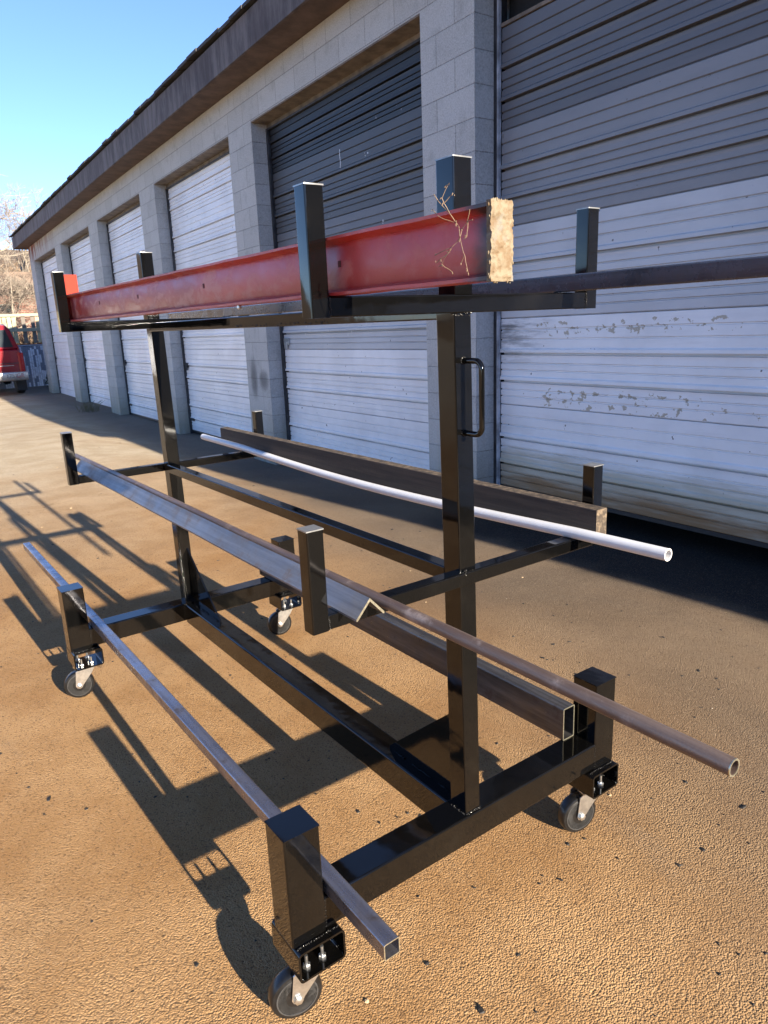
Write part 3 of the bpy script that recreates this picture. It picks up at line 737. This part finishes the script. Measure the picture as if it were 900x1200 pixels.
for k,(a,b) in enumerate(OPEN):
    bm=BM(); box(bm,XD-.006,XD+.09,a+.0,b-.0,ZL-.055,ZL-.0005); hd=obj('door_header',bm,HEADER,bld,smooth=False)
    bm=BM(); box(bm,D+.004,XD-.008,a+.001,b-.001,ZL-.012,ZL-.0008); obj('header_soffit',bm,HEADER,hd,smooth=False)
    fr=empty('garage_door'); fr.parent=bld
    # the door's frame is the mesh that carries its panels
    bpy.data.objects.remove(fr)
    bm=BM(); U=[(a+.001,-.4),(a+.032,-.4),(a+.032,ZL-.075),(b-.040,ZL-.075),(b-.040,-.4),(b-.001,-.4),(b-.001,ZL-.057),(a+.001,ZL-.057)]
    A_=[bm.verts.new((XD-.022,y_,z_)) for y_,z_ in U]; B_=[bm.verts.new((XD+.06,y_,z_)) for y_,z_ in U]
    bm.faces.new(A_); bm.faces.new(B_)
    for q_ in range(8): bm.faces.new([A_[q_],A_[(q_+1)%8],B_[(q_+1)%8],B_[q_]])
    dr=obj('garage_door',bm,TRACK,bld,smooth=False)
    for y0,y1 in ((a+.033,a+.046),(b-.055,b-.041)):
        bm=BM(); box(bm,XD-.030,XD-.004,y0,y1,-.4,ZL-.077); obj('door_track',bm,TRACKW if k in (5,6) else TRACK,dr,smooth=False)
    y0,y1=a+.05,b-.058
    if k==5:
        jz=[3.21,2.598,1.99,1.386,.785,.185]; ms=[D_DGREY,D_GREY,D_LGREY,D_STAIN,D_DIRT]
        dr['label']='near door raised a little, grey upper panels and stained peeling white lower panels'
        bm=BM(); box(bm,XD-.012,XD+.03,y0,y1,3.211,3.232); obj('top_strip',bm,HEADER,dr,smooth=False)
        bm=BM(); box(bm,XD+.10,XD+.12,y0-.04,y1+.04,3.1,ZL); obj('gap_shade_sheet',bm,INTERIOR,dr,smooth=False)  # near-black sheet added as the shade in the gap above the door
    elif k==4:
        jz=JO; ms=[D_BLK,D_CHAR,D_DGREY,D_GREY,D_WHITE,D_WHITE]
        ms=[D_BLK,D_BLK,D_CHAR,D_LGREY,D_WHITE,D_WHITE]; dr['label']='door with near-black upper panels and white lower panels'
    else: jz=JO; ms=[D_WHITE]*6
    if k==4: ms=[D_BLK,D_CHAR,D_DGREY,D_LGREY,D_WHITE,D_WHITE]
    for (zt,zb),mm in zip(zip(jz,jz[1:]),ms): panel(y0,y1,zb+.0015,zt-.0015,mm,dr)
    bm=BM(); box(bm,XD+.001,XD+.045,y0,y1,jz[-1]-.025,jz[-1]); obj('bottom_seal',bm,BLKPL,dr,smooth=False)
    # latch and hinges on the left jamb side
    bm=BM(); zz=1.27 if k==4 else .95
    box(bm,XD-.018,XD-.003,y1-.14,y1-.02,zz-.05,zz+.02); box(bm,XD-.034,XD-.017,y1-.11,y1-.06,zz-.09,zz-.02)
    if k!=5: obj('door_latch',bm,BLKPL if k!=4 else ZINC,dr,smooth=False)
    else: bm.free()
    if k==5:
        bm=BM(); box(bm,XD-.022,XD-.004,2.48,2.66,.375,.390); box(bm,XD-.014,XD-.003,2.52,2.62,.39,.46); box(bm,XD-.02,XD-.006,2.52,2.60,.34,.375); bm.free()
    else:
        bm=BM(); box(bm,XD-.018,XD-.003,y1-.16,y1-.04,.10,.14); obj('pull_handle',bm,BLKPL,dr,smooth=False)
# far door frost: peeled-paint chips on dark door
bm=BM(); rnd=random.Random(9)
for (y,z) in [(4.6,2.80),(5.2,2.08),(5.3,2.10),(4.85,1.66),(6.0,1.9),(5.9,1.35),(5.0,1.34),(6.1,1.88),(4.4,2.2)]:
    for i in range(3):
        yy=y+rnd.uniform(-.05,.05); zz=z+rnd.uniform(-.05,.05); s=rnd.uniform(.004,.012)
        box(bm,XD-.0012,XD-.0004,yy,yy+s,zz,zz+s*rnd.uniform(1,2.4))
for i in range(9): box(bm,XD-.0012,XD-.0004,5.02+.004*math.sin(i),5.028+.004*math.sin(i),2.93-.02*i-.018,2.93-.02*i)
obj('paint_chips',bm,D_WHITE,bld,smooth=False)

# ================================================================== red truck at far left
T=empty('red_suv',(2.15,21.3,-.2)); tag(T,'red sport utility vehicle seen from behind, parked beyond the block building','car')
def section_body(bm,secs):
    rg=[[bm.verts.new(p) for p in s] for s in secs]
    for A,B in zip(rg,rg[1:]):
        for k in range(len(A)): bm.faces.new([A[k],A[(k+1)%len(A)],B[(k+1)%len(B)],B[k]])
    bm.faces.new(rg[0]); bm.faces.new(rg[-1])
def low(y,hw,zb,zt,r=.10): return [(-hw+.06,y,zb),(hw-.06,y,zb),(hw,y,zb+.10),(hw+.005,y,(zb+zt)/2),(hw-.02,y,zt-.12),(hw-r,y,zt),(-hw+r,y,zt),(-hw+.02,y,zt-.12),(-hw-.005,y,(zb+zt)/2),(-hw,y,zb+.10)]
bm=BM(); section_body(bm,[low(.02,.84,.50,1.20),low(0.10,.89,.42,1.27),low(.5,.90,.36,1.28),low(2.6,.90,.36,1.26),low(3.1,.90,.36,1.12),low(4.2,.88,.38,1.05),low(4.45,.80,.45,.95)])
body=obj('body',bm,TRUCKRED,T)
def cab(y,hb,ht,zb,zt): return [(-hb,y,zb),(hb,y,zb),(ht+.04,y,zt-.10),(ht-.06,y,zt),(-ht+.06,y,zt),(-ht-.04,y,zt-.10)]
bm=BM(); secs=[]
A=[(-.80,.06,1.26),(.80,.06,1.26),(.64,.24,1.80),(.56,.30,1.88),(-.56,.30,1.88),(-.64,.24,1.80)]
B=[(-.82,.3,1.27),(.82,.3,1.27),(.66,.5,1.84),(.57,.5,1.92),(-.57,.5,1.92),(-.66,.5,1.84)]
Cc=cab(2.2,.82,.62,1.26,1.92); Dd=[(-.82,3.1,1.15),(.82,3.1,1.15),(.64,2.5,1.80),(.55,2.42,1.88),(-.55,2.42,1.88),(-.64,2.5,1.80)]
section_body(bm,[A,B,Cc,Dd]); obj('cabin',bm,TRUCKRED,T)
bm=BM(); f=[bm.verts.new(p) for p in ((-.66,.075,1.30),(.66,.075,1.30),(.545,.235,1.76),(-.545,.235,1.76))]; bm.faces.new(f); ex=bmesh.ops.extrude_face_region(bm,geom=list(bm.faces)); 
for v in [g for g in ex['geom'] if isinstance(g,bmesh.types.BMVert)]: v.co.y-=.012
obj('rear_window',bm,GLASS,T,smooth=False)
for s in (-1,1):
    bm=BM()
    for ya,yb,yt in ((.42,1.25,1.25),(1.35,2.15,2.05)):
        f=[bm.verts.new((s*(.822-.0),ya,1.31)),bm.verts.new((s*.822,yb,1.31)),bm.verts.new((s*.690,yt,1.76)),bm.verts.new((s*.690,ya+.08,1.76))]; bm.faces.new(f)
    ex=bmesh.ops.extrude_face_region(bm,geom=list(bm.faces))
    for v in [g for g in ex['geom'] if isinstance(g,bmesh.types.BMVert)]: v.co.x+=s*.010
    obj('side_window',bm,GLASS,T,smooth=False)
    bm=BM(); tube(bm,(s*.80,.015,.62),(s*.80,.015,1.14),.14,.06,.02,up=(0,1,0)); obj('tail_lamp',bm,TAIL,T)
    bm=BM(); rod(bm,[(s*.86,2.45,1.28),(s*.95,2.42,1.31)],.02,8); tube(bm,(s*.90,2.40,1.36),(s*1.06,2.40,1.36),.10,.16,.03,up=(0,0,1)); obj('side_mirror',bm,BLKPL,T)
    bm=BM(); box(bm,s*.78-.13,s*.78+.13,.46,.475,.10,.42); obj('mud_flap',bm,BLKPL,T)
for s in (-1,1):
    for yy in (.85,3.6):
        bm=BM(); lathe(bm,[(.20,-.11),(.33,-.11),(.36,-.07),(.36,.07),(.33,.11),(.20,.11)],(s*.78,yy,.36),'x',32); tyre=obj('wheel',bm,RUBBER,T)
        bm=BM(); lathe(bm,[(.02,-.10),(.20,-.095),(.20,.095),(.02,.10)],(s*.78,yy,.36),'x',24); obj('rim',bm,CHROME,tyre)
bm=BM(); tube(bm,(-.90,-.04,.52),(.90,-.04,.52),.16,.24,.04,up=(0,0,1)); tube(bm,(.87,-.06,.52),(.87,.32,.52),.08,.22,.03,up=(0,0,1)); tube(bm,(-.87,-.06,.52),(-.87,.32,.52),.08,.22,.03,up=(0,0,1))
bp=obj('rear_bumper',bm,CHROME,T)
def text(name,s,size,loc,rot,m,par,ext=.001):
    cu=bpy.data.curves.new(name,'FONT'); cu.body=s; cu.size=size; cu.extrude=ext; cu.align_x='CENTER'; cu.align_y='CENTER'
    t=bpy.data.objects.new(name,cu); link(t); bpy.context.view_layer.update()
    me=bpy.data.meshes.new_from_object(t.evaluated_get(bpy.context.evaluated_depsgraph_get())); bpy.data.objects.remove(t)
    me.materials.clear(); me.materials.append(m)
    o=bpy.data.objects.new(name,me); link(o,par); o.location=loc; o.rotation_euler=rot; return o
DKRED=m_plain('faded_red_lettering',(.30,.04,.035),.6); 
text('bumper_lettering','K  1752',.15,(.40,-.1225,.53),(R(90),0,0),m_plain('grey_lettering',(.12,.10,.10),.6),bp)
text('bumper_lettering','GR',.15,(.70,-.1225,.53),(R(90),0,0),DKRED,bp)
bm=BM(); box(bm,-.76,.76,-.004,.03,.86,.875); box(bm,-.12,.12,-.010,.03,.93,1.00); obj('tailgate_trim',bm,BLKPL,T,smooth=False)
bm=BM(); box(bm,.16,.60,-.008,.02,.80,.815); obj('chrome_badge',bm,CHROME,T,smooth=False)
T.rotation_euler=(0,0,-.03)

# ================================================================== background: fences, hill, trees
def hill(x,y):
    t=max(0,y-29.5); return .75*S((y-27.5)/2)+ .155*max(0,t-9)+ .35*S(t/14)+1.6*S((t-12)/12)+.35*mn.noise(Vector((x*.25,y*.25,0)))*S(t/5)-.25
bm=BM(); nx,ny=60,50
g=[[None]*(nx+1) for _ in range(ny+1)]
for j in range(ny+1):
    for i in range(nx+1):
        y=27.3+(90-27.3)*(j/ny)**1.3; x=-30+ i; g[j][i]=bm.verts.new((x,y,hill(x,y) if j else -.5))
for j in range(ny):
    for i in range(nx): bm.faces.new([g[j][i],g[j][i+1],g[j+1][i+1],g[j+1][i]])
m,nt,b=new_mat('dry_brown_hillside'); v=world_vec(nt); n1=noise(nt,v,1.6,7,.75,.5); n2=noise(nt,v,7,6,.8)
c=mix(nt,maprange(nt,n1,.35,.65),(.13,.075,.045),(.22,.165,.10)); c=mix(nt,maprange(nt,n2,.52,.66),c,(.035,.020,.015)); c=mix(nt,maprange(nt,n2,.40,.30),c,(.20,.16,.11))
L(nt,c,b.inputs['Base Color']); setb(b,Roughness=.95); bump(nt,b,n2,1,.15)
tag(obj('hillside',bm,m),kind='structure')
# brick house behind the branches
hb=empty('brick_house',(5.2,37,1.3)); tag(hb,'low brick-red house showing through the branches above the board fence','house')
m,nt,b=new_mat('weathered_red_brick'); v=obj_coords(nt); bk=nt.nodes.new('ShaderNodeTexBrick'); sx=sepxyz(nt,v); cx=nt.nodes.new('ShaderNodeCombineXYZ'); L(nt,sx[0],cx.inputs[0]); L(nt,sx[2],cx.inputs[1]); L(nt,cx.outputs[0],bk.inputs['Vector'])
bk.inputs['Scale'].default_value=1; bk.inputs['Brick Width'].default_value=.22; bk.inputs['Row Height'].default_value=.08; bk.inputs['Mortar Size'].default_value=.008
bk.inputs['Color1'].default_value=(.17,.075,.048,1); bk.inputs['Color2'].default_value=(.14,.055,.036,1); bk.inputs['Mortar'].default_value=(.22,.17,.13,1); L(nt,bk.outputs[0],b.inputs['Base Color']); setb(b,Roughness=.9)
bm=BM(); box(bm,-4.2,4.2,0,5,-.8,2.15); obj('wall',bm,m,hb,smooth=False)
bm=BM(); A=[bm.verts.new(p) for p in ((-4.5,-.35,2.05),(4.5,-.35,2.05),(4.5,2.5,3.15),(-4.5,2.5,3.15),(-4.5,5.35,2.05),(4.5,5.35,2.05))]
bm.faces.new([A[0],A[1],A[2],A[3]]); bm.faces.new([A[3],A[2],A[5],A[4]]); bm.faces.new([A[0],A[3],A[4]]); bm.faces.new([A[1],A[5],A[2]]); bm.faces.new([A[0],A[4],A[5],A[1]])
obj('roof',bm,m_plain('brown_shingle_roof',(.20,.14,.095),.9,0,.4,1.5),hb,smooth=False)
for wx in (-2.8,-.4,2.2):
    bm=BM(); box(bm,wx,wx+1.0,-.03,.01,.55,1.55); fr=obj('window',bm,m_plain('cream_window_frame',(.16,.14,.11),.7),hb,smooth=False)
    bm=BM(); box(bm,wx+.07,wx+.93,-.045,-.031,.62,1.48); obj('pane',bm,GLASS,fr,smooth=False)
# lower mesh fence with pale slats
CH=m_plain('galvanised_wire',(.42,.44,.47),.4,.7); SLAT=m_plain('white_blue_slats',(.82,.84,.90),.6,0,.15,14); SLD=m_plain('faded_grey_slats',(.25,.28,.34),.6)
fe=empty('chain_link_fence',(0,24.6,-.2)); tag(fe,'pale slatted chain-link fence behind the red vehicle at the end of the lot','fence')
rnd=random.Random(12)
bm=BM(); bmd=BM(); x=-9
while x<9:
    z0=0
    while z0<1.26:
        t=bm if rnd.random()<.68 else bmd; hh=rnd.uniform(.12,.30); yy=rnd.uniform(-.012,.0)
        box(t,x,x+.056,yy,yy+.004,z0,min(1.27,z0+hh-.004)); z0+=hh
    x+=.062
obj('slat_infill',bm,SLAT,fe,smooth=False); obj('slat_infill',bmd,SLD,fe,smooth=False)
bm=BM(); k=0
while k*.075<18+1.3:
    x0=-9+k*.075
    for s in (1,-1):
        a=(x0 if s>0 else x0,.012 if s>0 else .018,0); 
        rod(bm,[(x0,.012,0),(x0+s*1.27,.012,1.27)],.0025,3,False)
    k+=1
for v in list(bm.verts):
    v.co.x=max(-9,min(9,v.co.x))
obj('wire_mesh',bm,CH,fe,smooth=False)
bm=BM(); rod(bm,[(-9,0,1.28),(9,0,1.28)],.022,8); obj('top_tube',bm,CH,fe)
for i in range(7):
    bm=BM(); rod(bm,[(-9+3*i,.03,-.1),(-9+3*i,.03,1.33)],.03,8); obj('fence_post',bm,CH,fe)
# upper yellowish board fence with rails
YB=m_plain('sun_bleached_yellow_boards',(.34,.28,.17),.8,0,.3,5); GB=m_plain('pale_green_panels',(.26,.30,.21),.8,0,.4,4); RBK=m_plain('orange_brick_ledge',(.20,.085,.045),.85,0,.35,8)
uf=empty('board_fence',(4,30,.75)); tag(uf,'yellow and pale green board fence on the bank above the lot','fence')
bm=BM(); box(bm,-12,12,-.06,.10,-.4,.33); obj('brick_ledge',bm,RBK,uf,smooth=False)
bma,bmb,bmc=BM(),BM(),BM(); x=-12; i=0
while x<12:
    t=rnd.choice((bma,bma,bmb,bmc)) if (i//7)%2 else rnd.choice((bma,bma,bma,bmb))
    if rnd.random()<.88: box(t,x,x+.14,0,.02,.34+rnd.uniform(0,.05),1.40+rnd.uniform(-.05,.04))
    x+=.165; i+=1
obj('fence_boards',bma,YB,uf,smooth=False); obj('fence_boards',bmb,GB,uf,smooth=False); obj('fence_boards',bmc,m_plain('dark_gap_boards',(.12,.10,.08),.8),uf,smooth=False)
bm=BM(); box(bm,-12,12,-.07,-.002,.80,.93); box(bm,-12,12,-.07,-.002,1.36,1.46); obj('fence_rail',bm,m_plain('cream_rail',(.27,.235,.16),.8),uf,smooth=False)
# green shrub by the end of the building
def leaf_clump(bm,c,rx,ry,rz,n,s,rnd):
    for i in range(n):
        while True:
            p=Vector((rnd.uniform(-1,1),rnd.uniform(-1,1),rnd.uniform(-1,1)))
            if p.length<1 and p.length>.35: break
        p=Vector((c[0]+p.x*rx,c[1]+p.y*ry,c[2]+p.z*rz)); u=Vector((rnd.gauss(0,1),rnd.gauss(0,1),rnd.gauss(0,1))).normalized(); v=u.orthogonal().normalized()
        q=[p-u*s,p+v*s*.45,p+u*s,p-v*s*.45]; bm.faces.new([bm.verts.new(t) for t in q])
bm=BM(); rnd=random.Random(21); leaf_clump(bm,(4.5,23.4,.10),.55,.5,.38,900,.06,rnd); leaf_clump(bm,(4.2,23.2,-.02),.35,.3,.25,400,.05,rnd)
sh=obj('green_shrub',bm,GREENLEAF,smooth=False); tag(sh,'dark green shrub against the slatted fence at the far corner of the building','shrub')
bm=BM(); 
for i in range(9): rod(bm,[(4.4+.04*i-.15,23.35,-.28),(4.45+rnd.uniform(-.4,.4),23.35+rnd.uniform(-.3,.3),.2)],.01,4)
obj('stems',bm,BARKDK,sh)
bm=BM(); rnd=random.Random(41)
for i in range(60):
    a=rnd.uniform(0,6.3); l=rnd.uniform(.10,.30); x,y=2.95+rnd.gauss(0,.10),14.9+rnd.gauss(0,.22)
    rod(bm,[(x,y,gz(x,y)-.01),(x+.25*l*math.cos(a),y+.25*l*math.sin(a),gz(x,y)+l*.5),(x+.7*l*math.cos(a),y+.7*l*math.sin(a),gz(x,y)+l*.75)],[.006,.004,.001],3)
tag(obj('weed_tuft',bm,m_plain('olive_dry_grass',(.13,.12,.06),.8),smooth=False),'low dry weed tuft on the shaded ground before the far garage doors','weed')
# bare trees
def bare_tree(name,base,h,m,seed,label,spread=.5,lv=6,lean=(0,0)):
    rnd=random.Random(seed); bt=BM(); bc=BM()
    def grow(p,d,l,r,lev):
        bm=bt if lev==0 else bc; pts=[p]; rs=[r]; n=4 if lev<3 else 3; q=p.copy(); dd=d.copy()
        for k in range(n):
            dd=(dd+Vector((rnd.gauss(0,.13),rnd.gauss(0,.13),rnd.gauss(0,.09)+.03))).normalized(); q=q+dd*l/n; pts.append(q.copy()); rs.append(max(.0055,r*(1-.38*(k+1)/n)))
        rod(bm,pts,rs,6 if lev<2 else 3,False)
        if lev>=lv: return
        nb=rnd.choice((2,3,3)) if lev<lv-1 else rnd.choice((3,4))
        for b_ in range(nb):
            k=rnd.randint(2,len(pts)-1); side=Vector((rnd.gauss(0,1),rnd.gauss(0,1),rnd.gauss(.15,.6))).normalized()
            nd=(dd*(1-spread)+side*spread).normalized(); grow(pts[k],nd,l*rnd.uniform(.62,.82),rs[k]*rnd.uniform(.55,.72),lev+1)
        grow(pts[-1],dd,l*.72,rs[-1]*.9,lev+1)
    t=empty(name,base); tag(t,label,'tree',group='bare trees on the bank')
    grow(Vector((0,0,-.3)),Vector((lean[0],lean[1],1)).normalized(),h*.27,h*.022,0)
    obj('trunk',bt,m,t); obj('crown',bc,m,t)
    return t
bare_tree('bare_tree',(1.9,37,hill(1.9,37)),11.5,BARKPALE,3,'tallest pale bare tree reaching in from the left edge against the sky',.55,6,(.25,0))
bare_tree('bare_tree',(4.6,39,hill(4.6,39)),9.5,BARKDK,5,'brown bare tree rising just left of the roof corner',.55,6)
bare_tree('bare_tree',(7.3,44,hill(7.3,44)),9.5,BARKPALE,8,'pale bare tree half hidden behind the far end of the garage roof',.55,6)
bare_tree('bare_tree',(-.8,46,hill(-.8,46)),9.5,BARKDK,9,'bare tree beyond the left edge of the lot',.55,5)
bare_tree('bare_tree',(4.75,32.2,hill(4.75,32.2)),5.2,BARKPALE,14,'pale twiggy tree just above the board fence in front of the brick house',.6,6)
bare_tree('bare_tree',(3.6,33.2,hill(3.6,33.2)),5.8,BARKDK,17,'brown twiggy tree above the roof of the red vehicle',.6,6,(.15,0))
# dry brush on the bank: nobody could count it
bm=BM(); rnd=random.Random(31)
for i in range(1500):
    x=rnd.uniform(-6,14); y=rnd.choice((rnd.uniform(31,36.5),rnd.uniform(42.5,62))); z=hill(x,y)
    for k in range(5):
        a=rnd.uniform(0,6.3); l=rnd.uniform(.3,1.3); s=rnd.uniform(.2,.9)
        p0=Vector((x,y,z)); p1=p0+Vector((math.cos(a)*l*s*.5,math.sin(a)*l*s*.5,l*.6)); p2=p0+Vector((math.cos(a)*l*s,math.sin(a)*l*s,l*rnd.uniform(.7,1.05)))
        rod(bm,[p0,p1,p2],[.022,.015,.006],3,False)
o=tag(obj('dry_brush',bm,DRYBRUSH,smooth=False),'tangled dry brush covering the bank behind the fence','brush',kind='stuff')

# ================================================================== added building behind the viewpoint, unseen, to darken reflections in the black paint
NB=m_plain('brown_stucco',(.16,.13,.10),.9,0,.2,2)
nb=empty('added_reflection_building',(0,-20,0)); tag(nb,'added low brown building out of view, there to darken reflections in the rack paint','building')
bm=BM(); box(bm,-22,30,-8,0,-.3,4.3); obj('wall',bm,NB,nb,smooth=False)
bm=BM(); box(bm,-22.3,30.3,-8.3,.35,4.3,4.6); obj('roof',bm,SHINGLE,nb,smooth=False)
for i in range(6):
    bm=BM(); box(bm,-15+7*i,-12.2+7*i,.002,.05,-.05,2.6); obj('door',bm,m_plain('brown_door',(.10,.07,.05),.6),nb,smooth=False)
